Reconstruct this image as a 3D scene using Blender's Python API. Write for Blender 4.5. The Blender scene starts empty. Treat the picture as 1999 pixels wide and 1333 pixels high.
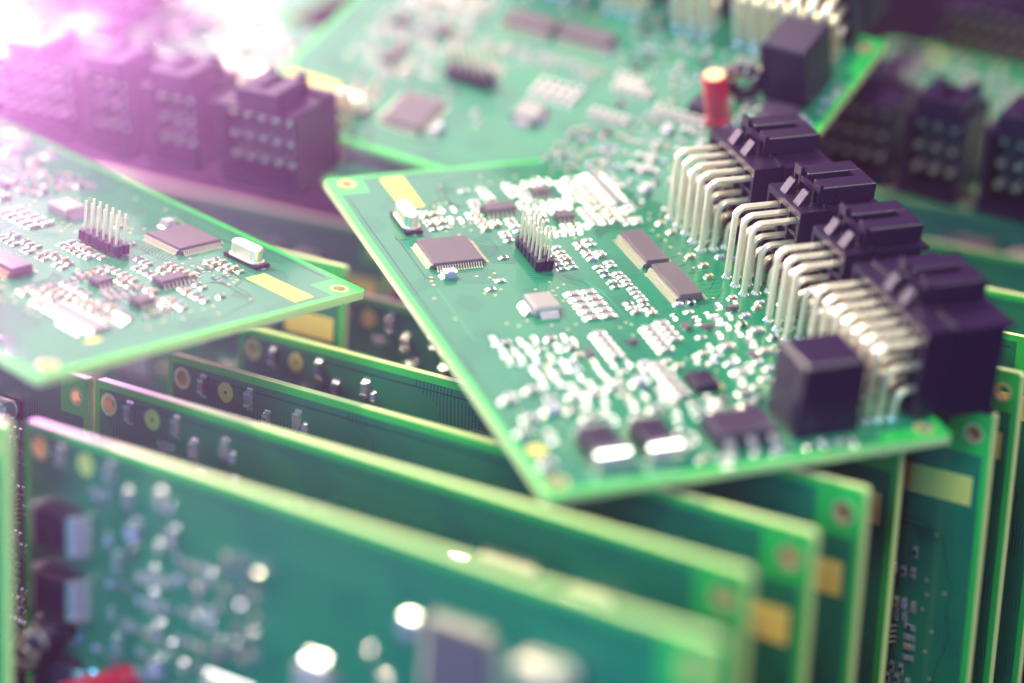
import bpy, bmesh, math, random
from mathutils import Matrix, Vector
random.seed(7)
sc = bpy.context.scene
COL = sc.collection
U = 0.001                                   # everything below is modelled in millimetres
L, W, TH = 160.0, 101.2, 2.3                # circuit board length, width, thickness

# ------------------------------------------------------------------ camera
up = Vector((0.03, 0.90, 0.43)).normalized()            # world up, seen from the camera's own axes
fw = Vector((0, 0, -1)); yv = (fw - up*fw.dot(up)).normalized(); xv = yv.cross(up)
RC = Matrix((xv, yv, up))                                # camera axes -> world axes
CAMH = 0.372
cam_d = bpy.data.cameras.new('camera'); cam = bpy.data.objects.new('camera', cam_d); COL.objects.link(cam)
CM = Matrix.Translation((0, 0, CAMH)) @ RC.to_4x4()
cam.matrix_world = CM
cam_d.sensor_width = 36.0; cam_d.lens = 4509.52*36/1999
cam_d.clip_start = 0.02; cam_d.clip_end = 20
cam_d.dof.use_dof = True; cam_d.dof.focus_distance = 0.585; cam_d.dof.aperture_fstop = 3.1
cam_d.dof.aperture_blades = 0
sc.camera = cam
PX = 4509.52/1999                                        # focal length in image widths

def world_of(x, y, z):                                   # millimetres right, down, forward of the lens -> world
    return CM @ Vector((x*U, -y*U, -z*U))

# ------------------------------------------------------------------ light
w = bpy.data.worlds.new('World'); sc.world = w; w.use_nodes = True
bg = w.node_tree.nodes['Background']; bg.inputs[0].default_value = (0.36, 0.13, 0.60, 1); bg.inputs[1].default_value = 0.34

def area(name, loc, target, size, power, color, size_y=None, spread=None):
    d = bpy.data.lights.new(name, 'AREA'); d.energy = power; d.color = color
    d.shape = 'RECTANGLE'; d.size = size; d.size_y = size_y or size
    if spread: d.spread = math.radians(spread)
    o = bpy.data.objects.new(name, d); COL.objects.link(o)
    o.location = loc; o.rotation_euler = (Vector(target)-Vector(loc)).to_track_quat('-Z', 'Y').to_euler()
    return o
CEN = world_of(0, 0, 600)
area('overhead_softbox', CEN+Vector((-0.34, 0.72, 0.98)), CEN, 0.9, 4.5, (1.0, 0.90, 0.80), 0.5)
area('back_softbox', CEN+Vector((-0.42, 1.12, 0.62)), CEN+Vector((0, 0, 0)), 1.15, 5, (1.0, 0.86, 0.84), 0.7)
area('key_lamp', CEN+Vector((-0.58, 0.36, 0.76)), CEN, 0.05, 14, (1.0, 0.92, 0.62))
area('left_back_glint_fill', CEN+Vector((-0.82, 0.58, 0.24)), CEN, 0.12, 6, (1.0, 0.93, 0.80))  # added light so latch ramps and left-facing sides turn bright
area('front_top_glint_fill', CEN+Vector((-0.12, -0.45, 1.0)), CEN, 0.32, 5, (0.95, 1.0, 0.85))  # added light for highlights on edges turned to the camera
area('side_fill', CEN+Vector((-0.40, -0.8, 0.35)), CEN+Vector((0.05, -0.1, -0.05)), 0.5, 7.5, (0.03, 0.55, 1.0))
area('left_strip_glint_fill', CEN+Vector((-0.80, -0.28, -0.02)), CEN+Vector((0, -0.1, -0.05)), 0.07, 1.6, (1.0, 0.90, 0.92), 0.16)  # added strip that makes terminals on the upright boards glint
area('right_fill', CEN+Vector((0.62, -0.30, 0.90)), CEN, 0.35, 6.0, (0.95, 1.0, 0.82))
area('glow_lamp', world_of(-252, -193, 950), world_of(-20, -20, 0), 0.12, 19, (1.0, 0.38, 0.92))  # unseen pink source added to make the flare veil glow

sc.render.engine = 'CYCLES'
sc.view_settings.view_transform = 'Standard'; sc.view_settings.look = 'None'
sc.view_settings.exposure = 0.22; sc.view_settings.gamma = 1.0; sc.view_settings.use_curve_mapping = False

# ------------------------------------------------------------------ materials
def mat(name, col, rough=0.5, metal=0.0, coat=0.0, bump=None, var=0.0, varscale=300, spec=0.5, sss=0.0):
    m = bpy.data.materials.new(name); m.use_nodes = True; nt = m.node_tree; b = nt.nodes['Principled BSDF']
    b.inputs['Base Color'].default_value = (*col, 1); b.inputs['Roughness'].default_value = rough
    b.inputs['Metallic'].default_value = metal; b.inputs['Coat Weight'].default_value = coat
    b.inputs['Specular IOR Level'].default_value = spec
    if sss:
        b.inputs['Subsurface Weight'].default_value = sss; b.inputs['Subsurface Radius'].default_value = (.5, 1, .4)
        b.inputs['Subsurface Scale'].default_value = 0.002
    if bump or var:
        tc = nt.nodes.new('ShaderNodeTexCoord'); no = nt.nodes.new('ShaderNodeTexNoise')
        no.inputs['Scale'].default_value = varscale; no.inputs['Detail'].default_value = 4
        nt.links.new(tc.outputs['Object'], no.inputs['Vector'])
        if bump:
            bp = nt.nodes.new('ShaderNodeBump'); bp.inputs['Strength'].default_value = bump; bp.inputs['Distance'].default_value = 0.0002
            nb = nt.nodes.new('ShaderNodeTexNoise'); nb.inputs['Scale'].default_value = 2500
            nt.links.new(tc.outputs['Object'], nb.inputs['Vector']); nt.links.new(nb.outputs[0], bp.inputs['Height'])
            nt.links.new(bp.outputs[0], b.inputs['Normal'])
        if var:
            cr = nt.nodes.new('ShaderNodeMapRange'); cr.inputs[3].default_value = rough-var; cr.inputs[4].default_value = rough+var
            nt.links.new(no.outputs[0], cr.inputs[0]); nt.links.new(cr.outputs[0], b.inputs['Roughness'])
    return m

M = {}
M['plastic'] = mat('black_housing_plastic', (0.018, 0.008, 0.034), 0.30, bump=0.35, var=0.06, varscale=900)
M['chip'] = mat('chip_epoxy', (0.115, 0.088, 0.105), 0.38, bump=0.15, var=0.05, varscale=500)  # base colour lifted to stand in for grazing sheen on chip tops
M['tin'] = mat('tinned_metal', (1.0, 0.88, 0.66), 0.32, metal=0.7, var=0.04, varscale=300)
M['solder'] = mat('bright_solder', (0.96, 0.93, 0.86), 0.20, metal=0.8, var=0.06, varscale=800)
M['gold'] = mat('gold_plating', (0.85, 0.72, 0.34), 0.40, metal=0.5)
M['flux'] = mat('amber_flux', (0.75, 0.40, 0.06), 0.25, metal=0.3)
M['pale'] = mat('pale_ceramic', (0.34, 0.29, 0.28), 0.40)
M['tan'] = mat('tan_ceramic', (0.42, 0.25, 0.13), 0.42)
M['dark'] = mat('dark_glass_film', (0.05, 0.03, 0.06), 0.30)
M['lilac'] = mat('lilac_ceramic', (0.40, 0.34, 0.50), 0.40)
M['red'] = mat('red_sleeve', (0.62, 0.012, 0.045), 0.32, coat=0.4)
M['sticker'] = mat('cream_sticker', (0.90, 0.64, 0.14), 0.55, bump=0.1)
M['edge'] = mat('cut_glass_fibre_edge', (0.62, 0.82, 0.32), 0.55, var=0.12, varscale=600, sss=0.4)
M['table'] = mat('dark_plum_table', (0.012, 0.006, 0.018), 1.0, spec=0.0)

M['foam'] = mat('dark_foam', (0.010, 0.006, 0.015), 1.0, spec=0.0, bump=0.5)
def mask_material():
    m = bpy.data.materials.new('green_solder_mask'); m.use_nodes = True; nt = m.node_tree; b = nt.nodes['Principled BSDF']
    N = nt.nodes.new; Lk = nt.links.new
    tc = N('ShaderNodeTexCoord'); sep = N('ShaderNodeSeparateXYZ'); Lk(tc.outputs['Object'], sep.inputs[0])
    def math_(op, a, bb=None, cl=False):
        n = N('ShaderNodeMath'); n.operation = op; n.use_clamp = cl
        for i, v in enumerate((a, bb)):
            if v is None: continue
            if isinstance(v, (int, float)): n.inputs[i].default_value = v
            else: Lk(v, n.inputs[i])
        return n.outputs[0]
    # copper pour regions: a warped cell pattern with hard borders
    wn = N('ShaderNodeTexNoise'); wn.inputs['Scale'].default_value = 55; wn.inputs['Detail'].default_value = 1; Lk(tc.outputs['Object'], wn.inputs['Vector'])
    pour = math_('GREATER_THAN', wn.outputs[0], 0.55)
    # fine parallel traces
    wv = N('ShaderNodeTexWave'); wv.inputs['Scale'].default_value = 330; wv.inputs['Distortion'].default_value = 2.5
    wv.inputs['Detail'].default_value = 0; wv.inputs['Detail Scale'].default_value = 0.4
    Lk(tc.outputs['Object'], wv.inputs['Vector'])
    line = math_('MULTIPLY', math_('GREATER_THAN', wv.outputs['Fac'], 0.62), pour)
    # bare corners of the board (no copper below the mask), painted brighter as if lit through from behind
    def box(x0, x1, y0, y1):
        a = math_('MULTIPLY', math_('GREATER_THAN', sep.outputs[0], x0*U), math_('LESS_THAN', sep.outputs[0], x1*U))
        c = math_('MULTIPLY', math_('GREATER_THAN', sep.outputs[1], y0*U), math_('LESS_THAN', sep.outputs[1], y1*U))
        return math_('MULTIPLY', a, c)
    corner = math_('ADD', box(-1, 10, -1, 10), box(L-5, L+1, 84, 110), True)
    rim = math_('SUBTRACT', 1.0, box(1.6, L-1.6, 1.6, W-1.6))
    bare = math_('MAXIMUM', corner, rim)
    def mix(f, a, c):
        n = N('ShaderNodeMix'); n.data_type = 'RGBA'; Lk(f, n.inputs[0])
        for i, v in ((6, a), (7, c)):
            if isinstance(v, tuple): n.inputs[i].default_value = (*v, 1)
            else: Lk(v, n.inputs[i])
        return n.outputs[2]
    c1 = mix(pour, (0.011, 0.192, 0.098), (0.005, 0.122, 0.086))
    c2 = mix(line, c1, (0.015, 0.235, 0.115))
    c3 = mix(bare, c2, (0.03, 0.52, 0.085))
    Lk(c3, b.inputs['Base Color'])
    rn = N('ShaderNodeTexNoise'); rn.inputs['Scale'].default_value = 420; rn.inputs['Detail'].default_value = 5; Lk(tc.outputs['Object'], rn.inputs['Vector'])
    mr = N('ShaderNodeMapRange'); mr.inputs[3].default_value = 0.10; mr.inputs[4].default_value = 0.22; Lk(rn.outputs[0], mr.inputs[0]); Lk(mr.outputs[0], b.inputs['Roughness'])
    b.inputs['Specular IOR Level'].default_value = 0.6
    h = math_('ADD', math_('MULTIPLY', line, 0.5), math_('MULTIPLY', pour, 0.5))
    bu = N('ShaderNodeBump'); bu.inputs['Strength'].default_value = 0.35; bu.inputs['Distance'].default_value = 0.00006
    Lk(h, bu.inputs['Height']); Lk(bu.outputs[0], b.inputs['Normal'])
    return m
M['mask'] = mask_material()
M['trace'] = mat('mask_over_trace', (0.004, 0.065, 0.05), 0.2)
M['trace2'] = mat('mask_over_raised_trace', (0.04, 0.34, 0.17), 0.2)

# ------------------------------------------------------------------ mesh building
class MB:
    def __init__(s): s.v = []; s.f = []; s.m = []; s.mats = []
    def mi(s, k):
        if k not in s.mats: s.mats.append(k)
        return s.mats.index(k)
    def add(s, vs, fs, k):
        o = len(s.v); s.v += [tuple(c*U for c in v) for v in vs]
        for f in fs: s.f.append([o+i for i in f]); s.m.append(s.mi(k))
    def box(s, x0, x1, y0, y1, z0, z1, k, top=None, taper=0.0, bev=0.0):
        t = taper
        if bev:
            # box with chamfered upper edges
            b_ = bev
            vs = [(x0,y0,z0),(x1,y0,z0),(x1,y1,z0),(x0,y1,z0),
                  (x0+t,y0+t,z1-b_),(x1-t,y0+t,z1-b_),(x1-t,y1-t,z1-b_),(x0+t,y1-t,z1-b_),
                  (x0+t+b_,y0+t+b_,z1),(x1-t-b_,y0+t+b_,z1),(x1-t-b_,y1-t-b_,z1),(x0+t+b_,y1-t-b_,z1)]
            fs = [(3,2,1,0),(0,1,5,4),(1,2,6,5),(2,3,7,6),(3,0,4,7),(4,5,9,8),(5,6,10,9),(6,7,11,10),(7,4,8,11)]
            s.add(vs, fs, k); s.add(vs[8:], [(0,1,2,3)], top or k); return
        vs = [(x0,y0,z0),(x1,y0,z0),(x1,y1,z0),(x0,y1,z0),(x0+t,y0+t,z1),(x1-t,y0+t,z1),(x1-t,y1-t,z1),(x0+t,y1-t,z1)]
        s.add(vs, [(3,2,1,0),(0,1,5,4),(1,2,6,5),(2,3,7,6),(3,0,4,7)], k); s.add(vs[4:], [(0,1,2,3)], top or k)
    def prism(s, pts, axis, a0, a1, k):
        # polygon pts in the other two axes, extruded along axis (0,1,2)
        def P(p, a):
            q = [0, 0, 0]; o = [i for i in range(3) if i != axis]; q[o[0]] = p[0]; q[o[1]] = p[1]; q[axis] = a; return tuple(q)
        n = len(pts); vs = [P(p, a0) for p in pts]+[P(p, a1) for p in pts]
        s.add(vs, [tuple(range(n))[::-1], tuple(range(n, 2*n))]+[(i, (i+1) % n, n+(i+1) % n, n+i) for i in range(n)], k)
    def cyl(s, cx, cy, z0, z1, r, k, n=20, r1=None, top=None, cap=True):
        r1 = r if r1 is None else r1
        a = [2*math.pi*i/n for i in range(n)]
        vs = [(cx+r*math.cos(t), cy+r*math.sin(t), z0) for t in a]+[(cx+r1*math.cos(t), cy+r1*math.sin(t), z1) for t in a]
        s.add(vs, [(i, (i+1) % n, n+(i+1) % n, n+i) for i in range(n)], k)
        if cap: s.add(vs[n:], [tuple(range(n))], top or k); s.add(vs[:n], [tuple(range(n))[::-1]], k)
    def sweep(s, path, wx, wy, k, n=8, side=(1, 0, 0)):
        # rounded bar along a path of points; side = constant direction of its width
        sd = Vector(side); rings = []
        for i, p in enumerate(path):
            p = Vector(p); d = (Vector(path[min(i+1, len(path)-1)])-Vector(path[max(i-1, 0)])).normalized()
            u = sd; v = d.cross(u).normalized()
            r = []
            for j in range(n):
                a = 2*math.pi*(j+.5)/n; ca, sa = math.cos(a), math.sin(a)
                e = 0.55
                r.append(tuple(p+u*(math.copysign(abs(ca)**e, ca)*wx/2)+v*(math.copysign(abs(sa)**e, sa)*wy/2)))
            rings.append(r)
        vs = [q for r in rings for q in r]; fs = []
        for i in range(len(rings)-1):
            for j in range(n): fs.append((i*n+j, i*n+(j+1) % n, (i+1)*n+(j+1) % n, (i+1)*n+j))
        fs += [tuple(range(n))[::-1], tuple((len(rings)-1)*n+j for j in range(n))]
        s.add(vs, fs, k)
    def mesh(s, name, smooth=False):
        me = bpy.data.meshes.new(name); me.from_pydata(s.v, [], s.f)
        for k in s.mats: me.materials.append(M[k])
        me.polygons.foreach_set('material_index', s.m)
        bm = bmesh.new(); bm.from_mesh(me); bmesh.ops.remove_doubles(bm, verts=bm.verts, dist=1e-6)
        bmesh.ops.recalc_face_normals(bm, faces=bm.faces); bm.to_mesh(me); bm.free()
        if smooth:
            me.polygons.foreach_set('use_smooth', [True]*len(me.polygons))
            me.set_sharp_from_angle(angle=math.radians(38))
        return me

def link(name, me, parent=None, loc=(0, 0, 0), rz=0.0):
    o = bpy.data.objects.new(name, me); COL.objects.link(o)
    if parent: o.parent = parent
    o.location = [c*U for c in loc]; o.rotation_euler = (0, 0, rz)
    return o

# --- bare board with drilled holes
HOLES = [(4.2, 5.4, 1.7), (155.6, 4.6, 1.7), (4.5, 95.5, 1.7), (155.6, 96.0, 1.7)]
def panel_mesh():
    bm = bmesh.new(); edges = []
    def loop(pts):
        vs = [bm.verts.new((x*U, y*U, 0)) for x, y in pts]
        for i in range(len(vs)): edges.append(bm.edges.new((vs[i], vs[(i+1) % len(vs)])))
    c = 0.8
    loop([(c,0),(L-c,0),(L,c),(L,W-c),(L-c,W),(c,W),(0,W-c),(0,c)])
    for x, y, r in HOLES: loop([(x+r*math.cos(2*math.pi*i/24), y+r*math.sin(2*math.pi*i/24)) for i in range(24)])
    bmesh.ops.triangle_fill(bm, edges=edges, use_beauty=True)
    g = bmesh.ops.extrude_face_region(bm, geom=bm.faces[:])
    bmesh.ops.translate(bm, verts=[v for v in g['geom'] if isinstance(v, bmesh.types.BMVert)], vec=(0, 0, -TH*U))
    bmesh.ops.recalc_face_normals(bm, faces=bm.faces)
    me = bpy.data.meshes.new('board_panel'); bm.to_mesh(me); bm.free()
    for k in ('mask', 'edge', 'gold'): me.materials.append(M[k])
    for p in me.polygons:
        if abs(p.normal.z) > 0.5: p.material_index = 0
        else:
            cx, cy = p.center.x/U, p.center.y/U
            p.material_index = 2 if any(math.hypot(cx-x, cy-y) < r+.3 for x, y, r in HOLES) else 1
    return me
def ring(mb, x, y, r0, r1, z, k, n=24):
    vs = []
    for rr, zz in ((r0, 0.0), (r0, z), (r1, z), (r1, 0.0)):
        vs += [(x+rr*math.cos(2*math.pi*i/n), y+rr*math.sin(2*math.pi*i/n), zz) for i in range(n)]
    fs = []
    for q in range(3):
        for i in range(n): fs.append((q*n+i, q*n+(i+1) % n, (q+1)*n+(i+1) % n, (q+1)*n+i))
    mb.add(vs, fs, k)
ME = {}
ME['panel'] = panel_mesh()
def make(name, fn, smooth=False):
    mb = MB(); fn(mb); ME[name] = mb.mesh(name, smooth)
make('hole_ring', lambda b: ring(b, 0, 0, 1.7, 2.4, 0.07, 'gold'))
make('via', lambda b: (ring(b, 0, 0, 0.2, 0.42, 0.05, 'gold', 14), b.cyl(0, 0, 0, 0.012, 0.2, 'dark', 10)))
make('gold_pad', lambda b: (b.cyl(0, 0, 0, 0.06, 2.2, 'sticker', 28), b.cyl(0, 0, 0.06, 0.09, 0.35, 'dark', 12)))
make('oval_pad', lambda b: b.prism([(1.1*math.cos(a*math.pi/12)*1.0, 2.4*math.sin(a*math.pi/12)) for a in range(24)], 2, 0, 0.06, 'sticker'))
make('sticker', lambda b: b.box(0, 18.4, 0, 6.5, 0, 0.10, 'sticker'))

def smd(lx, wy, h, body, top=None):
    # long axis along local x: soldered metal ends, ceramic middle
    def fn(b):
        t = lx*0.22; f = lx*0.24
        b.box(-lx/2+t, lx/2-t, -wy/2, wy/2, 0.06, h, body, top=top or body, bev=min(0.07, h*.15))
        for sx in (-1, 1):
            e = sx*lx/2; i = sx*(lx/2-t)
            b.box(min(e, i), max(e, i), -wy/2-.02, wy/2+.02, 0.05, h+.04, 'solder', bev=min(.14, h*.25))
            # solder fillet
            n = 5
            pts = [(e, 0.0), (e+sx*f*1.15, 0.0)]+[(e+sx*f*1.15*(1-math.sin(a*math.pi/2/n)), h*0.85*(1-math.cos(a*math.pi/2/n))) for a in range(1, n+1)]
            b.prism(pts, 1, -wy/2-.04, wy/2+.04, 'solder')
    return fn
make('res', smd(2.0, 1.15, 0.55, 'pale', 'pale'), True)
make('resd', smd(2.0, 1.15, 0.55, 'pale', 'dark'), True)
make('cap', smd(2.0, 1.15, 0.95, 'tan'), True)
make('capp', smd(2.0, 1.15, 0.80, 'lilac'), True)
make('small', smd(1.5, 0.8, 0.5, 'pale'), True)
make('big', smd(3.3, 2.4, 1.9, 'lilac'), True)
make('bigt', smd(3.2, 1.7, 1.2, 'pale'), True)
make('mid', smd(2.1, 1.5, 1.1, 'dark'), True)
make('wide', smd(5.4, 1.7, 0.9, 'pale'), True)
make('array', smd(3.4, 1.9, 0.75, 'pale', 'pale'), True)

def sot(b):
    b.box(-1.5, 1.5, -0.75, 0.75, 0.15, 1.15, 'chip', taper=.08, bev=.08)
    for x, y in ((-1, -1), (1, -1), (0, 1)):
        b.box(x-.25, x+.25, min(y*.7, y*1.5), max(y*.7, y*1.5), 0, .35, 'solder')
make('sot', sot)
def diode(b):
    b.box(-5.2, 5.2, -4.0, 4.0, 0.3, 4.4, 'plastic', taper=.25, bev=.25)
diode_lead = lambda b: [b.prism([(sx*4.6, 4.75), (sx*5.4, 4.6), (sx*6.1, 4.25), (sx*6.7, 3.75), (sx*7.15, 3.15), (sx*7.5, 2.4), (sx*7.7, 1.6), (sx*7.75, 0.7), (sx*7.3, 0.02), (sx*3.5, 0.02), (sx*3.5, 0.45), (sx*5.9, 0.6), (sx*5.9, 1.7), (sx*5.3, 2.2), (sx*5.0, 2.2)], 1, -3.9, 3.9, 'solder') for sx in (1, -1)]
make('diode', diode); make('diode_lead', diode_lead, True)

def gull(b, x, y, dx, dy, wid, zb, reach, k='tin', th=0.18):
    # one gull-wing lead leaving the body at (x,y) along (dx,dy)
    pr = [(-.1, zb), (reach*.28, zb), (reach*.45, zb*.5), (reach*.55, th/2), (reach, th/2)]
    path = [(x+dx*a, y+dy*a, z) for a, z in pr]
    b.sweep(path, wid, th, k, n=6, side=(abs(dy), abs(dx), 0))
def row(n, pitch, zb, reach, wid, along, off):
    def fn(b):
        for i in range(n):
            p = (i-(n-1)/2)*pitch
            if along == 'y': gull(b, off, p, math.copysign(1, off), 0, wid, zb, reach)
            else: gull(b, p, off, 0, math.copysign(1, off), wid, zb, reach)
    return fn
def ic_body(lx, ly, z0, z1, dot=True):
    def fn(b):
        zm = (z0+z1)/2
        b.box(-lx/2, lx/2, -ly/2, ly/2, zm, z1, 'chip', taper=.12, bev=.10)
        b.box(-lx/2, lx/2, -ly/2, ly/2, z0, zm+.001, 'chip')
        if dot: b.cyl(-lx/2+1.0, -ly/2+1.0, z1, z1+.004, .32, 'dark', 14)
    return fn
make('qfp', ic_body(13.6, 13.6, 0.25, 1.75))
for nm, al, off in (('qfpa', 'y', 6.8), ('qfpb', 'y', -6.8), ('qfpc', 'x', 6.8), ('qfpd', 'x', -6.8)):
    make(nm, row(18, 0.70, 0.95, 1.7, 0.36, al, off))
make('so14', ic_body(3.9, 8.7, 0.3, 1.9)); make('so14a', row(7, 1.27, 1.1, 1.35, .46, 'y', 1.95)); make('so14b', row(7, 1.27, 1.1, 1.35, .46, 'y', -1.95))
make('so8', ic_body(3.9, 4.9, 0.3, 1.9)); make('so8a', row(4, 1.27, 1.1, 1.35, .46, 'y', 1.95)); make('so8b', row(4, 1.27, 1.1, 1.35, .46, 'y', -1.95))
make('ts', ic_body(17.2, 6.4, 0.3, 2.5)); make('tsa', row(24, .70, 1.4, 1.9, .34, 'x', 3.2)); make('tsb', row(24, .70, 1.4, 1.9, .34, 'x', -3.2))

def crystal(b):
    n = 10; pts = []
    lx, ly = 5.1, 2.0
    for q, (cx, a0) in enumerate(((lx-ly, -90), (-(lx-ly), 90))):
        for i in range(n+1):
            a = math.radians(a0+180*i/n); pts.append((cx+ly*math.cos(a), ly*math.sin(a)))
    N_ = len(pts)
    def lay(sc_, z): return [(x*(1+sc_/lx) if True else x, y*(1+sc_/ly), z) for x, y in pts]
    rings = [lay(.45, 1.0), lay(.45, 1.35), lay(0, 1.4), lay(0, 4.5), lay(-.3, 4.85)]
    vs = [p for r in rings for p in r]; fs = []
    for r in range(len(rings)-1):
        for i in range(N_): fs.append((r*N_+i, r*N_+(i+1) % N_, (r+1)*N_+(i+1) % N_, (r+1)*N_+i))
    fs.append(tuple((len(rings)-1)*N_+i for i in range(N_))); fs.append(tuple(range(N_))[::-1])
    b.add(vs, fs, 'tin')
make('crystal', crystal, True)
make('crystal_base', lambda b: (b.box(-6.2, 6.2, -2.4, 2.4, 0.15, 1.0, 'plastic'), b.box(-6.9, -4.6, -.5, .5, 0, .3, 'solder'), b.box(4.6, 6.9, -.5, .5, 0, .3, 'solder')))
def header(b):
    for i in range(6):
        x = (i-2.5)*2.54
        for j in (-1, 1):
            b.prism([(x-1.27, j*1.27-.8), (x-.8, j*1.27-1.25), (x+.8, j*1.27-1.25), (x+1.27, j*1.27-.8), (x+1.27, j*1.27+.8), (x+.8, j*1.27+1.25), (x-.8, j*1.27+1.25), (x-1.27, j*1.27+.8)], 2, .5, 3.0, 'plastic')
make('header', header)
make('header_pin', lambda b: b.sweep([(0, 0, -1.0), (0, 0, .6), (0, 0, 10.6), (0, 0, 11.0)], .62, .62, 'tin'))
make('power_inductor', lambda b: b.box(-4, 4, -3.5, 3.5, 0.2, 2.6, 'pale', bev=.5))
make('inductor_tab', lambda b: b.prism([(4.0, 1.4), (4.5, 1.3), (5.5, 0.02), (3.2, 0.02), (3.2, .4), (4.0, .5)], 1, -2.4, 2.4, 'solder'))
make('module', lambda b: b.box(-5, 5, -7.6, 7.6, 0.6, 4.4, 'dark', taper=.2, bev=.3))
def thick_lead(b):
    p = [(0, 0, 2.6), (1.2, 0, 2.6), (2.0, 0, 2.3), (2.5, 0, 1.5), (2.7, 0, .5), (3.4, 0, .12), (4.2, 0, .1)]
    b.sweep(p, 2.3, .8, 'solder', side=(0, 1, 0))
make('thick_lead', thick_lead)
make('transistor', lambda b: (b.box(-3.3, 3.3, -3.2, 3.2, .1, 2.5, 'plastic', taper=.15, bev=.2), b.box(-3.0, 3.0, 3.2, 4.6, 0.05, .7, 'gold')))
make('relay', lambda b: b.box(-7, 7, -8, 8, .3, 19, 'plastic', taper=.15, bev=.7))
def ecap(b):
    n = 28; prof = [(3.4, 0.4), (3.5, 1.0), (3.5, 3.0), (3.2, 3.6), (3.5, 4.2), (3.5, 16.0), (3.2, 16.6), (2.9, 16.7)]
    vs = [(r*math.cos(2*math.pi*i/n), r*math.sin(2*math.pi*i/n), z) for r, z in prof for i in range(n)]; fs = []
    for q in range(len(prof)-1):
        for i in range(n): fs.append((q*n+i, q*n+(i+1) % n, (q+1)*n+(i+1) % n, (q+1)*n+i))
    fs.append(tuple(range(n))[::-1]); b.add(vs, fs, 'red')
    b.cyl(0, 0, 16.69, 16.71, 2.9, 'gold', n)
make('ecap', ecap, True)
make('ecap_lead', lambda b: b.cyl(0, 0, -1, .6, .35, 'tin', 8))
def toroid(b):
    n, k = 28, 12; R0, r0 = 4.2, 1.9; vs = []; fs = []
    for i in range(n):
        a = 2*math.pi*i/n
        for j in range(k):
            t = 2*math.pi*j/k; vs.append(((R0+r0*math.cos(t))*math.cos(a), r0*math.sin(t), 6.3+(R0+r0*math.cos(t))*math.sin(a)))
    for i in range(n):
        for j in range(k): fs.append((i*k+j, ((i+1) % n)*k+j, ((i+1) % n)*k+(j+1) % k, i*k+(j+1) % k))
    b.add(vs, fs, 'plastic')
make('toroid', toroid, True)
def wind(b):
    for a in (40, 75, 110, 145):
        a = math.radians(a); c = Vector((4.2*math.cos(a), 0, 6.3+4.2*math.sin(a))); rad = Vector((math.cos(a), 0, math.sin(a)))
        path = [tuple(c+rad*(2.35*math.cos(t))+Vector((0, 1, 0))*(2.35*math.sin(t))) for t in [2*math.pi*q/16 for q in range(15)]]
        sd = Vector((-math.sin(a), 0, math.cos(a)))
        b.sweep(path, .75, .75, 'tin', side=tuple(sd))
make('winding', wind, True)

# --- traces: a net of thin strips lying on the mask
def strips(b, pts, wd, k, z=.03, th=.028):
    for i in range(len(pts)-1):
        p, q = Vector((*pts[i], 0)), Vector((*pts[i+1], 0)); d = (q-p)
        if d.length < 1e-6: continue
        d.normalize(); s = Vector((-d.y, d.x, 0))*wd/2; e = d*wd/2
        zz = z+random.uniform(0, .004)
        vs = [p-e-s, q+e-s, q+e+s, p-e+s]
        b.add([(v.x, v.y, zz) for v in vs], [(0, 1, 2, 3)], k)
def traces(b):
    bus = [(57, 18), (61, 22), (61, 27), (58, 30), (58, 33.5)]
    for i in range(9): strips(b, [(43+i*1.3, 26.5), (42+i*1.1, 29+i*.3), (41+i*.8, 32)], .16, 'trace')
    for i in range(12): strips(b, [(46+i*.9, 27.5), (48+i*.9, 32+i*.1), (47+i*.9, 36-i*.2)], .15, 'trace')
    for i in range(8): strips(b, [(66+i*.7, 43), (70+i*.6, 47), (76+i*.5, 49.2), (92+i*.6, 49.5)], .15, 'trace2')
    for i in range(7): strips(b, [(49-i*.6, 60), (46-i*.6, 64), (45.5-i*.6, 76)], .15, 'trace')
    for i in range(10): strips(b, [(9+i*.55, 31+i*.2), (12+i*.5, 29), (20+i*.3, 29-i*.1), (24, 30+i*.25)], .14, 'trace')
    # borders of the copper pours
    strips(b, [(7, 38), (5.6, 41), (6.5, 47), (5.2, 52), (7.5, 60), (9, 68), (14, 79), (30, 79.5), (41, 79)], .22, 'trace')
    strips(b, [(7, 38), (9, 30), (14, 27.5), (19, 27.3), (21, 23), (27, 21.5), (33, 23.5), (36, 24)], .26, 'trace')
    strips(b, [(39.5, 8.2), (60, 8.2), (61.5, 10), (61.5, 16)], .3, 'trace')
    strips(b, [(37, 7.9), (39, 7.9), (39, 11)], .3, 'trace')
    strips(b, [(66, 9), (92, 9), (95, 12), (112, 12)], .25, 'trace2')
    strips(b, [(12, 3.2), (152, 3.2)], .3, 'trace')
    for i in range(16): strips(b, [(70+i*2.1, 73.5), (72+i*2.1, 75.5), (72+i*2.1, 81-(i % 3))], .18, 'trace2')
    for i in range(9): strips(b, [(45+i*4.7, 80), (49+i*4.7, 76.5), (49.5+i*4.7, 74)], .2, 'trace')
    for i in range(6): strips(b, [(86, 20+i*1.2), (92, 20+i*1.2), (95, 23+i*1.2)], .2, 'trace2')
make('traces', traces)

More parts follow.
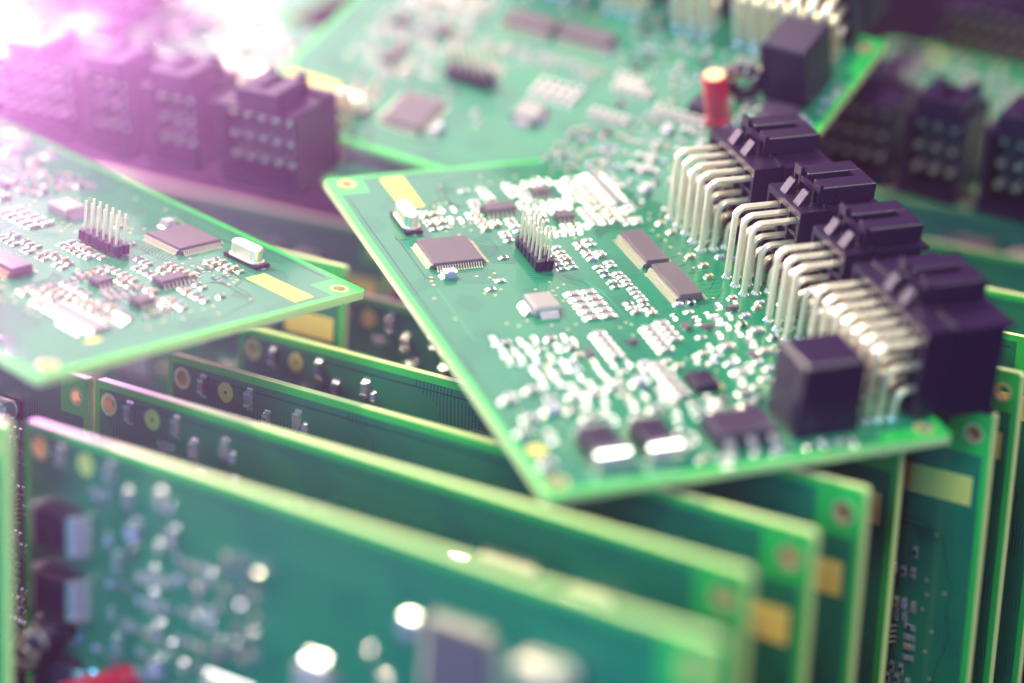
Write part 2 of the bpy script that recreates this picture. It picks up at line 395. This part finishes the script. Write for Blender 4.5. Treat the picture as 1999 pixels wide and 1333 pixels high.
# --- the wire-to-board connectors
CONN = [(38.6, 5, 26.0), (72.6, 3, 17.6), (96.8, 3, 16.2), (117.4, 7, 35.0)]
ROWS = [(84.0, 19.6), (87.6, 13.3), (91.2, 7.0)]
def housing(n, wd):
    def fn(b):
        t = 'plastic'
        b.box(0.2, wd-.2, 96.2, 104, 1.5, 23.3, t)                                # rear block
        b.box(0, wd, 94.6, 96.3, 21.6, 23.5, t); b.box(0, wd, 94.6, 96.3, 1.0, 2.6, t)  # rear frame
        b.box(0, 1.0, 94.6, 96.3, 2.6, 21.6, t); b.box(wd-1.0, wd, 94.6, 96.3, 2.6, 21.6, t)
        m0 = (wd-4.8*(n-1))/2
        for i in range(n-1):
            x = m0+4.8*(i+.5); b.box(x-.45, x+.45, 94.9, 96.3, 2.6, 21.6, t)
        b.box(1.0, wd-1.0, 95.2, 96.3, 15.7, 16.7, t); b.box(1.0, wd-1.0, 95.2, 96.3, 9.5, 10.5, t)
        b.box(.1, wd-.1, 96.2, 115.5, 23.3, 23.5, t)
        # hollow front shroud
        o = -.5
        b.box(o, wd-o, 103.5, 115.5, 22.0, 23.42, t); b.box(o, wd-o, 103.5, 115.5, .2, 1.6, t)
        b.box(o, 1.0, 103.5, 115.5, 1.6, 22.0, t); b.box(wd-1.0, wd-o, 103.5, 115.5, 1.6, 22.0, t)
        b.box(-.7, wd+.7, 115.5, 117.6, 22.6, 23.5, t); b.box(-.7, wd+.7, 114.0, 117.0, -.6, .3, t)
        for x in (1.0, wd-1.0-1.1): b.box(x, x+1.1, 104, 114.6, 2.4, 5.0, t)
        for x in (wd*.3, wd*.7): b.box(x-.8, x+.8, 104, 114, 20.9, 22.0, t)
        b.cyl(3, 98.5, -1.2, 1.6, 1.0, t, 12); b.cyl(wd-3, 98.5, -1.2, 1.6, 1.0, t, 12)
    return fn
def latch(wd):
    def fn(b):
        t = 'plastic'; c = wd*.47; h = min(6.8, wd/2-1.4); g = 1.6
        b.box(c-h, c-g, 101.6, 116.6, 24.3, 28.6, t, bev=.18); b.box(c+g, c+h, 101.6, 116.6, 24.3, 28.6, t, bev=.18)
        b.box(c-g-.01, c+g+.01, 113.2, 116.55, 24.35, 28.57, t)
        b.box(c-g, c+g, 104.0, 113.2, 23.6, 25.0, t)
        b.box(c-h+.4, c+h-.4, 103, 116, 23.5, 24.35, t)
        for a, z in ((c-h, 29.6), (c+h-3.4, 29.2)):
            b.box(a, a+3.4, 100.5, 101.5, 27.0, z, t); b.box(a, a+.7, 100.5, 101.5, 23.4, 27.05, t); b.box(a+2.7, a+3.4, 100.5, 101.5, 23.4, 27.05, t)
        b.box(c-h+3.4, c+h-3.4, 100.6, 101.4, 26.0, 27.6, t)
        for x in (c-4.6, c+2.6):
            b.prism([(95.8, 23.5), (98.8, 23.5), (98.8, 27.0), (98.2, 27.0)], 0, x, x+2.9, t)
        b.box(.3, c-h+3, 99.3, 99.9, 23.5, 24.6, t); b.box(c+h-.2, wd-.2, 102.3, 102.9, 23.5, 24.2, t)
    return fn
for i, (s0, n, wd) in enumerate(CONN):
    make('housing%d' % i, housing(n, wd)); make('latch%d' % i, latch(wd))
for r, (tt, hh) in enumerate(ROWS):
    def pinf(b, tt=tt, hh=hh):
        R_ = 2.6; path = [(0, tt, -3.2), (0, tt, -.2), (0, tt, 1.2), (0, tt, hh-R_)]
        for a in range(1, 6):
            an = math.radians(90*a/5); path.append((0, tt+R_*(1-math.cos(an)), hh-R_+R_*math.sin(an)))
        path += [(0, 95.0, hh), (0, 106, hh), (0, 113.2, hh)]
        b.sweep(path, 1.95, 1.35, 'tin')
        b.cyl(0, tt, 0.0, 1.1, 1.35, 'solder', 14, r1=.62, cap=False)
        b.cyl(0, tt, 1.0, 1.7, .75, 'flux', 12, r1=.5, cap=False)
    make('pin%d' % r, pinf, True)

# ------------------------------------------------------------------ component layout, shared by every board
LAY = []      # (part name, mesh keys [body, (subname, mesh, loc, rot)...], s, t, rz, radius)
H90 = math.pi/2
def put(name, key, s, t, rz=0.0, subs=()): LAY.append((name, key, s, t, rz, subs))
rk = random.Random(3)
def chip(s, t, rz=H90, kind=None):
    k = kind or rk.choices(['res', 'resd', 'cap', 'capp'], [3.6, 3, 2.6, .8])[0]
    nm = 'chip_resistor' if k.startswith('res') else 'chip_capacitor'
    put(nm, k, s+rk.uniform(-.16, .16), t+rk.uniform(-.22, .22), rz+rk.uniform(-.04, .04))
def column(t, s0, s1, pitch=2.25, kind=None, rz=H90, skip=()):
    s = s0; i = 0
    while s <= s1+.01:
        if i not in skip and rk.random() > .09: chip(s, t, rz, kind)
        s += pitch; i += 1
def rowt(s, t0, t1, pitch=2.25, kind=None, rz=0.0):
    t = t0
    while t <= t1+.01: chip(s, t, rz, kind); t += pitch

put('crystal_can', 'crystal', 30.6, 13.2, 0, [('can_base', 'crystal_base', (0, 0, 0), 0)])
put('microchip', 'qfp', 49.5, 18.3, 0, [('lead_row', k, (0, 0, 0), 0) for k in ('qfpa', 'qfpb', 'qfpc', 'qfpd')])
put('microchip', 'so14', 28.8, 39.8, 0, [('lead_row', 'so14a', (0, 0, 0), 0), ('lead_row', 'so14b', (0, 0, 0), 0)])
put('microchip', 'so8', 21.2, 54.9, 0, [('lead_row', 'so8a', (0, 0, 0), 0), ('lead_row', 'so8b', (0, 0, 0), 0)])
put('microchip', 'so8', 36.6, 55.2, 0, [('lead_row', 'so8a', (0, 0, 0), 0), ('lead_row', 'so8b', (0, 0, 0), 0)])
for s in (59.4, 78.4): put('microchip', 'ts', s, 68.3+(s > 70)*.4, 0, [('lead_row', 'tsa', (0, 0, 0), 0), ('lead_row', 'tsb', (0, 0, 0), 0)])
put('pin_header', 'header', 56.2, 38.9, 0, [('header_pin', 'header_pin', ((i-2.5)*2.54, j*1.27, 0), 0) for i in range(6) for j in (-1, 1)])
put('power_inductor', 'power_inductor', 81.6, 30.9, 0, [('metal_tab', 'inductor_tab', (0, 0, 0), 0), ('metal_tab', 'inductor_tab', (0, 0, 0), math.pi), ('metal_tab', 'inductor_tab', (0, -.2, 0), -H90)])
for t in (18.2, 31.0): put('power_diode', 'diode', 147.2, t, 0, [('metal_terminal', 'diode_lead', (0, 0, 0), 0)])
put('power_module', 'module', 148.0, 52.0, 0, [('bent_lead', 'thick_lead', (-5, y, 0), math.pi) for y in (-5.5, -.2, 5.2)]+[('bent_lead', 'thick_lead', (5, y, 0), 0) for y in (-5.5, 0, 5.5)])
put('power_transistor', 'transistor', 125.5, 53.5, 0)
put('relay', 'relay', 146.0, 71.8, 0)
for i, (s, t) in enumerate([(105.8, 33), (103, 45.6), (99, 62), (100.4, 67), (115.6, 72), (93, 77.5)]): put('small_transistor', 'sot', s, t, H90*(i % 2))
put('chip_capacitor', 'big', 60.6, 14.2, H90); put('chip_capacitor', 'big', 128.2, 14.6, H90); put('chip_capacitor', 'big', 121.5, 39.6, H90)
# dense resistor fields
column(35.0, 15.2, 26.5); column(32.8, 29.0, 38.2, kind='cap'); column(40.0, 15.2, 24.6)
column(36.4, 34.2, 45.5, kind=None); column(40.6, 34.0, 45.0)
for s, t in ((25.1, 25.0), (25.6, 28.0), (31.7, 24.8), (32.1, 27.6), (30.0, 30.4)): chip(s, t, 0)
column(19.6, 25.5, 35.5, 2.4); column(22.3, 27, 35, 2.6)
chip(54.3, 31.4)
column(47.6, 14.2, 29.8); column(50.4, 16.2, 27.0, kind='res'); rowt(14.8, 52.6, 60.4); rowt(27.3, 53.0, 60.4)
rowt(30.0, 47.5, 60, 2.3); column(49.6, 32.4, 44.8); column(46.6, 34.5, 43.5, 2.2, kind='res'); rowt(31.9, 53.4, 58.8, 2.4); rowt(42.4, 52.6, 60.5); rowt(44.8, 47.0, 58.0, 2.3)
column(62.6, 16.0, 28.0); column(65.6, 14.2, 42.8, 2.5); rowt(15.0, 68.2, 70); column(68.6, 17.6, 40.8, 2.9, kind='cap'); column(62.2, 32.4, 42.5, 2.3)
[put('chip_resistor', 'wide', 14.2+2.3*q, 73.4, H90) for q in range(8)]; column(78.0, 15, 22); column(75.8, 33.0, 36); column(71.4, 32.0, 43.8); column(74.4, 34.5, 43.6, 2.1, kind='res')
column(43.8, 50.6, 64.4, 2.1); column(46.7, 52.6, 64.4, 2.1)
column(53.4, 51.2, 69.6); column(56.6, 50.0, 60.0); column(57.0, 62.6, 84, 2.1, kind='res'); column(53.6, 73.2, 77.6); column(52.9, 84.4, 90.4); column(56.6, 86.0, 90.5)
for s in (76.8, 79.9, 83.0, 86.1, 89.2): put('chip_resistor', 'array', s, 41.2, H90); put('chip_resistor', 'array', s, 45.4, H90)
for s in (98, 100.6, 103.2, 105.8, 108.4):
    put('chip_resistor', 'bigt', s, 39.0, H90); put('chip_resistor', 'bigt', s, 52.2, H90)
    if s < 107: put('chip_resistor', 'bigt', s-1.5, 56.4, H90)
for s in (96.0, 100.4, 104.8):
    for t in (12.6, 15.8, 19.4, 22.8, 27.0, 30.4): rk.random() > .15 and put('chip_capacitor', rk.choice(['mid', 'mid', 'cap', 'resd']), s+.12*t-2+rk.uniform(-.6, .6), t+rk.uniform(-.5, .5), rk.choice([0, 0, .1, H90]))
for s in (108.6, 112.0): column(18.5 if s < 110 else 23, s, s+.1); column(27.5, s, s+.1, kind='capp')
column(31.5, 97.5, 101.8, 2.1, rz=0); column(25.2, 108.5, 112, 2.2, rz=0)
for s in (110.5, 113.5, 116.5):
    for t in (17.2, 20.6, 32.5): chip(s, t, 0)
for s in (112.8, 115.6, 118.4, 121.2, 124, 126.8): put('chip_resistor', 'bigt', s+2, 46.9, H90)
for s, t in ((121.5, 6.6), (119.4, 7.9), (130.2, 8.6), (135.4, 5.0), (149.2, 5.0), (138.4, 9.6), (118.5, 13.6), (120.6, 22.4), (123.4, 22.4), (126.2, 23.0), (120.6, 27.2), (123.6, 27.4), (127, 27.8), (121.8, 32.8), (129.5, 33.5), (133.0, 22), (133.0, 38.4),
             (114.8, 75.6), (119, 71.6), (122.4, 72.8), (126, 76), (90.9, 74.6), (97, 79.2), (101, 72), (105, 78.3), (109.5, 74.2), (110.6, 67.5), (118, 64.5), (131.5, 62), (136.5, 60.2), (157.0, 57.5), (156.0, 69)):
    put('chip_capacitor' if rk.random() < .5 else 'chip_resistor', rk.choice(['bigt', 'capp', 'bigt']), s, t, rk.choice([0, H90]))
rk2 = random.Random(11)
for s, t in ((66, 26), (69.5, 22), (92, 66), (94.5, 70), (93.5, 61), (112, 60), (114.5, 57), (135, 42.4), (131, 44)): chip(s, t, rk2.choice([0, H90]))
big_zones = [(138, 157, 12, 38), (140, 156, 43, 61), (120, 130, 48, 59), (137, 155, 62, 81), (119, 125, 37, 42), (126, 131, 12, 17)]
done = [(q[2], q[3]) for q in LAY]
ns = 0
while ns < 64:
    a, b_ = rk2.uniform(86, 158), rk2.uniform(14, 81)
    if a < 110 and b_ < 60: continue
    if any(x0-1.5 < a < x1+1.5 and y0-1.5 < b_ < y1+1.5 for x0, x1, y0, y1 in big_zones): continue
    if any(math.hypot(a-x, b_-y) < 3.1 for x, y in done): continue
    done.append((a, b_)); ns += 1
    kk = rk2.choice(['mid', 'cap', 'res', 'resd', 'capp', 'bigt'])
    put('chip_resistor' if kk[0] == 'r' else 'chip_capacitor', kk, a, b_, rk2.choice([0, H90]))
for s, t in ((45.2, 79.8), (50.5, 80.5), (64.5, 79.4), (70, 80.6), (76, 79.2), (88, 80), (94, 84)): put('chip_capacitor', 'cap', s, t, H90)
for s, t in ((66.5, 87), (68.5, 90), (91.8, 86), (93.6, 91)): put('chip_capacitor', 'capp', s, t, H90)
for i, (s0, n, wd) in enumerate(CONN):
    m0 = (wd-4.8*(n-1))/2
    subs = [('latch', 'latch%d' % i, (0, 0, 0), 0)]+[('contact_pin', 'pin%d' % r, (m0+4.8*q, 0, 0), 0) for r in range(3) for q in range(n)]
    put('cable_connector', 'housing%d' % i, s0, 0, 0, subs)
for x, y, r in HOLES: put('hole_ring', 'hole_ring', x, y)
put('gold_pad', 'gold_pad', 142.6, 5.0); put('gold_pad', 'oval_pad', 10.4, 78.3)
put('sticker', 'sticker', 3.3, 15.0)
VIA = [(7.3, 42.6), (11.8, 40.6), (11.5, 43.9), (10.5, 29.7), (20.7, 27.8), (21.2, 25.8), (22.0, 24.0), (26.2, 22.9), (28.5, 22.4), (29.8, 26.4), (33.5, 30), (35, 27.5), (34.6, 24.3), (37.5, 28.6), (36.6, 22), (39.4, 24.6), (39.2, 31),
       (62, 21), (63.4, 24), (61.5, 26), (64.8, 24.6), (60, 9.6), (62, 9), (64, 8.8), (44, 47.5), (47.5, 54), (43, 80.6), (41.5, 78), (39.7, 82), (38.5, 79.4), (48, 76), (51, 76.4), (54, 77), (58, 76.6), (62, 77.4), (66, 77), (70, 77.6), (34, 79), (31, 80.5), (28.5, 79.6),
       (69, 38), (71, 41), (73.5, 37), (72, 33), (74, 35.6), (76, 36.8), (79, 37.5), (70, 24.5), (72.5, 22), (86.5, 25), (88.5, 22), (91, 36), (93, 33), (90, 30), (95, 46), (93, 48.4), (12.2, 47.5), (9.4, 52), (10.6, 57), (8.9, 63)]
vr = random.Random(5)
for _ in range(34):
    VIA.append((vr.uniform(70, 150), vr.uniform(3, 80)))
for s, t in VIA: put('via', 'via', s, t)

# ------------------------------------------------------------------ boards
def place(root, R, p, k=1.0):
    # R: rows of a 3x3 matrix whose columns are the board's long side, short side and face normal, seen from the lens (right, down, forward)
    c = [Vector((R[0][i], -R[1][i], -R[2][i])) for i in range(3)]
    m4 = Matrix(((c[0].x, c[1].x, c[2].x, p[0]*U), (c[0].y, c[1].y, c[2].y, -p[1]*U), (c[0].z, c[1].z, c[2].z, -p[2]*U), (0, 0, 0, 1)))
    wm = CM @ m4 @ Matrix.Scale(k, 4)
    root.matrix_world = wm
    return wm
CMI = CM.inverted()
def seen(wm, s, t, margin):
    q = CMI @ (wm @ Vector((s*U, t*U, 0)))
    if q.z > -0.05: return False
    return abs(q.x/-q.z*PX) < .5+margin and abs(q.y/-q.z*PX) < .3335+margin
COUNT = 0
def board(R, p, label, group, margin=0.06, skip=(), extra=(), only=None, via=True, k=1.0):
    global COUNT
    root = bpy.data.objects.new('circuit_board', None); COL.objects.link(root); root.empty_display_size = .02
    wm = place(root, R, p, k)
    root['label'] = label; assert len(label.replace('-', ' ').split()) <= 16, label; root['category'] = 'circuit board'; root['group'] = group
    link('board_panel', ME['panel'], root)
    tr = link('copper_traces', ME['traces'], root); tr['kind'] = 'stuff'
    nres = {'chip_resistor': 0, 'chip_capacitor': 0}; rest = []
    for name, key, s, t, rz, subs in list(LAY)+list(extra):
        if name in skip or (name == 'via' and not via): continue
        cs = s+CONN[int(key[-1])][2]/2 if name == 'cable_connector' else s; ct = 100 if name == 'cable_connector' else t
        if not seen(wm, cs, ct, margin+(.05 if name in ('cable_connector', 'relay') else 0)): continue
        if only and not only(name, s, t): continue
        if name in nres:
            nres[name] += 1
            if nres[name] > 98: rest.append((key, s, t, rz)); continue
        o = link(name, ME[key], root, (s, t, 0), rz)
        for sn, sk, sl, sr in subs: link(sn, ME[sk], o, sl, sr); COUNT += 1
        COUNT += 1
    if rest:
        bm = bmesh.new(); mats = []
        for key, s, t, rz in rest:
            me = ME[key].copy(); me.transform(Matrix.Translation((s*U, t*U, 0)) @ Matrix.Rotation(rz, 4, 'Z'))
            idx = []
            for mm in ME[key].materials:
                if mm not in mats: mats.append(mm)
                idx.append(mats.index(mm))
            n0 = len(bm.faces); bm.from_mesh(me); bm.faces.ensure_lookup_table()
            for f in bm.faces[n0:]: f.material_index = idx[f.material_index]
            bpy.data.meshes.remove(me)
        me = bpy.data.meshes.new('more_chip_parts'); bm.to_mesh(me); bm.free()
        for mm in mats: me.materials.append(mm)
        o = link('more_chip_resistors', me, root); o['kind'] = 'stuff'
    return root

RED = [('electrolytic_capacitor', 'ecap', 132.4, 49.5, 0, [('lead_wire', 'ecap_lead', (x, 0, 0), 0) for x in (-1.2, 1.2)])]
TOR = [('ring_inductor', 'toroid', 134.5, 61.5, .3, [('wire_winding', 'winding', (0, 0, 0), 0)])]
GL = 'boards lying flat on top of the upright ones'; GS = 'boards standing upright in a row on the right'; GT = 'boards standing upright in a row on the left'; GB = 'boards with cable connectors in the background'
# lying boards
board([[0.36311563, 0.92837647, 0.07914645], [0.47948825, -0.11335567, -0.87019625], [-0.79889802, 0.35393165, -0.48630683]],
      (-50.894, -43.729, 621.895), 'sharp green board in the middle with four black cable connectors along its right side', GL)
board([[-0.73280608, -0.67016318, 0.11779880], [-0.33576303, 0.20556729, -0.91924168], [0.59182635, -0.71317838, -0.37565698]],
      (-36.743, -12.989, 582.899), 'green board lying at the left edge, pin header and shiny crystal can near its corner', GL)
board([[0.84409777, 0.52256293, -0.12011218], [0.28892448, -0.63198869, -0.71910566], [-0.45168750, 0.57229213, -0.68444146]],
      (-79.832, -68.530, 679.202), 'blurred tilted board behind the middle one, carrying a red capacitor', GL, extra=RED+TOR, via=False)
# background boards whose connector openings face the lens
RM = [[-0.87020807, -0.49266503, -0.00436805], [-0.22376592, 0.40311162, -0.88737243], [0.43893818, -0.77122123, -0.46103263]]
RN = [[-0.87102491, -0.48961741, 0.03987993], [-0.25250307, 0.37660336, -0.89129799], [0.42137609, -0.78641255, -0.45166080]]
board(RM, (30.806, -79.156, 718.129), 'blurred board at upper left in pink haze, its connector openings facing the camera', GB, via=False)
board(RN, (261.786*1.07, -56.953*1.07, 681.554*1.07), 'blurred board at right behind the teal edge, dark openings with copper contacts', GB, via=False, k=1.07)
def shifted(R, s, t, h, u, v, z):
    x = (u-1000)/4509.52*z; y = (v-667)/4509.52*z
    return [a-sum(R[i][j]*(s, t, h)[j] for j in range(3)) for i, a in enumerate((x, y, z))]
board(RN, shifted(RN, 149, 114, 13, 1856, 62, 800), 'farthest blurred board in the upper right corner, with dark honeycomb connector openings', GB, via=False)
board(RM, shifted(RM, 62, 114, 13, 160, -40, 800), 'farthest pale board in the bright upper left corner', GB, via=False)

# upright boards: same orientation, each a step further back
S = [[-0.77867201, -0.04808066, -0.62558625], [-0.19001410, 0.96830843, 0.16209077], [0.59796701, 0.24508575, -0.76313068]]
nocon = ('cable_connector', 'relay')
ST = [((31.12, 45.44, 347.71), 'nearest upright board along the bottom, two black power chips near its left edge'),
      ((38.68, 38.04, 379.84), 'second upright board counted from the bottom of the photo'),
      ((51.52, 32.87, 395.46), 'third upright board counted from the bottom of the photo'),
      ((64.02, 26.84, 418.22), 'fourth upright board from the bottom, left end close under the left lying board'),
      ((77.53, 16.72, 458.26), 'fifth upright board from the bottom, upper right corner hidden under the middle board'),
      ((102.2, 15.3, 490.0), 'upright board at right, long yellow sticker just below the front corner of the middle board'),
      ((118.0, 7.5, 535.0), 'upright board at the right edge with a round hole in its bright green corner'),
      ((135.0, 0.5, 575.0), 'upright board at the right edge with small sharp resistors showing low down'),
      ((151.0, -9.0, 612.0), 'upright board at the right edge just behind the last cable connector'),
      ((169.0, -19.0, 655.0), 'upright board at right with a thin yellow green top edge beside the connectors'),
      ((186.0, -32.5, 700.0), 'rearmost teal upright board at right below the dark connector openings')]
KS = [1.20, 1.21, 1.235, 1.225, 1.19, 1.11, 1.04, 1.0, 1.0, 1.0, 1.0]      # the front boards are a slightly larger pattern
for i, (p, lab) in enumerate(ST):
    ex = []; p = tuple(c*KS[i] for c in p)
    if i == 0: ex = [('electrolytic_capacitor', 'ecap', 129.6, 44.6, 0, RED[0][5]), ('ring_inductor', 'toroid', 147.5, 40.5, .9, [('wire_winding', 'winding', (0, 0, 0), 0)])]
    board(S, p, lab, GS, skip=nocon, extra=ex, via=i in (5, 6, 7), k=KS[i])
TT = [((-110.0, 18.0, 500.0), 'upright board of which only the pale green right edge shows at the left border'),
      ((-104.7, 9.4, 570.0), 'upright board below the left lying board, with a hole near its green edge'),
      ((-45.0, -20.0, 620.0), 'upright board whose short pale corner shows between the two lying boards'),
      ((-36.6, -31.7, 680.0), 'upright board behind the left lying board, its long pinkish edge crossing the glow')]
for p, lab in TT: board(S, p, lab, GT, skip=nocon, via=False)

# ------------------------------------------------------------------ setting
mb = MB(); mb.box(-900, 900, -200, 2200, -42, -22, 'table'); tb = link('table', mb.mesh('table')); tb['kind'] = 'structure'
mb = MB(); mb.box(-330, 330, 150, 770, -22, 36, 'foam', bev=3)
tray = link('foam_block', mb.mesh('foam_block')); tray['label'] = 'dark foam block below the upright boards, holding their lower edges'; tray['category'] = 'foam block'

hz = MB(); hz.box(-1300, 1300, -300, 2300, -1042, 1500, 'table'); hme = hz.mesh('haze')  # thin volume added to imitate the pink veil of lens flare
hm = bpy.data.materials.new('thin_haze'); hm.use_nodes = True; nt = hm.node_tree
nt.nodes.remove(nt.nodes['Principled BSDF']); pv = nt.nodes.new('ShaderNodeVolumePrincipled')
pv.inputs['Color'].default_value = (0.95, 0.9, 0.95, 1); pv.inputs['Density'].default_value = 0.06; pv.inputs['Anisotropy'].default_value = 0.9
nt.links.new(pv.outputs[0], nt.nodes['Material Output'].inputs['Volume'])
hme.materials.clear(); hme.materials.append(hm); ho = link('haze', hme); ho['kind'] = 'stuff'
print('objects', len(bpy.data.objects))
lows = []
for o in bpy.data.objects:
    if o.name.startswith('circuit_board'):
        for s_, t_ in ((0, 0), (L, 0), (0, W), (L, W)): lows.append((round((o.matrix_world @ Vector((s_*U, t_*U, 0))).z, 3), o.name))
print(sorted(lows)[:14])
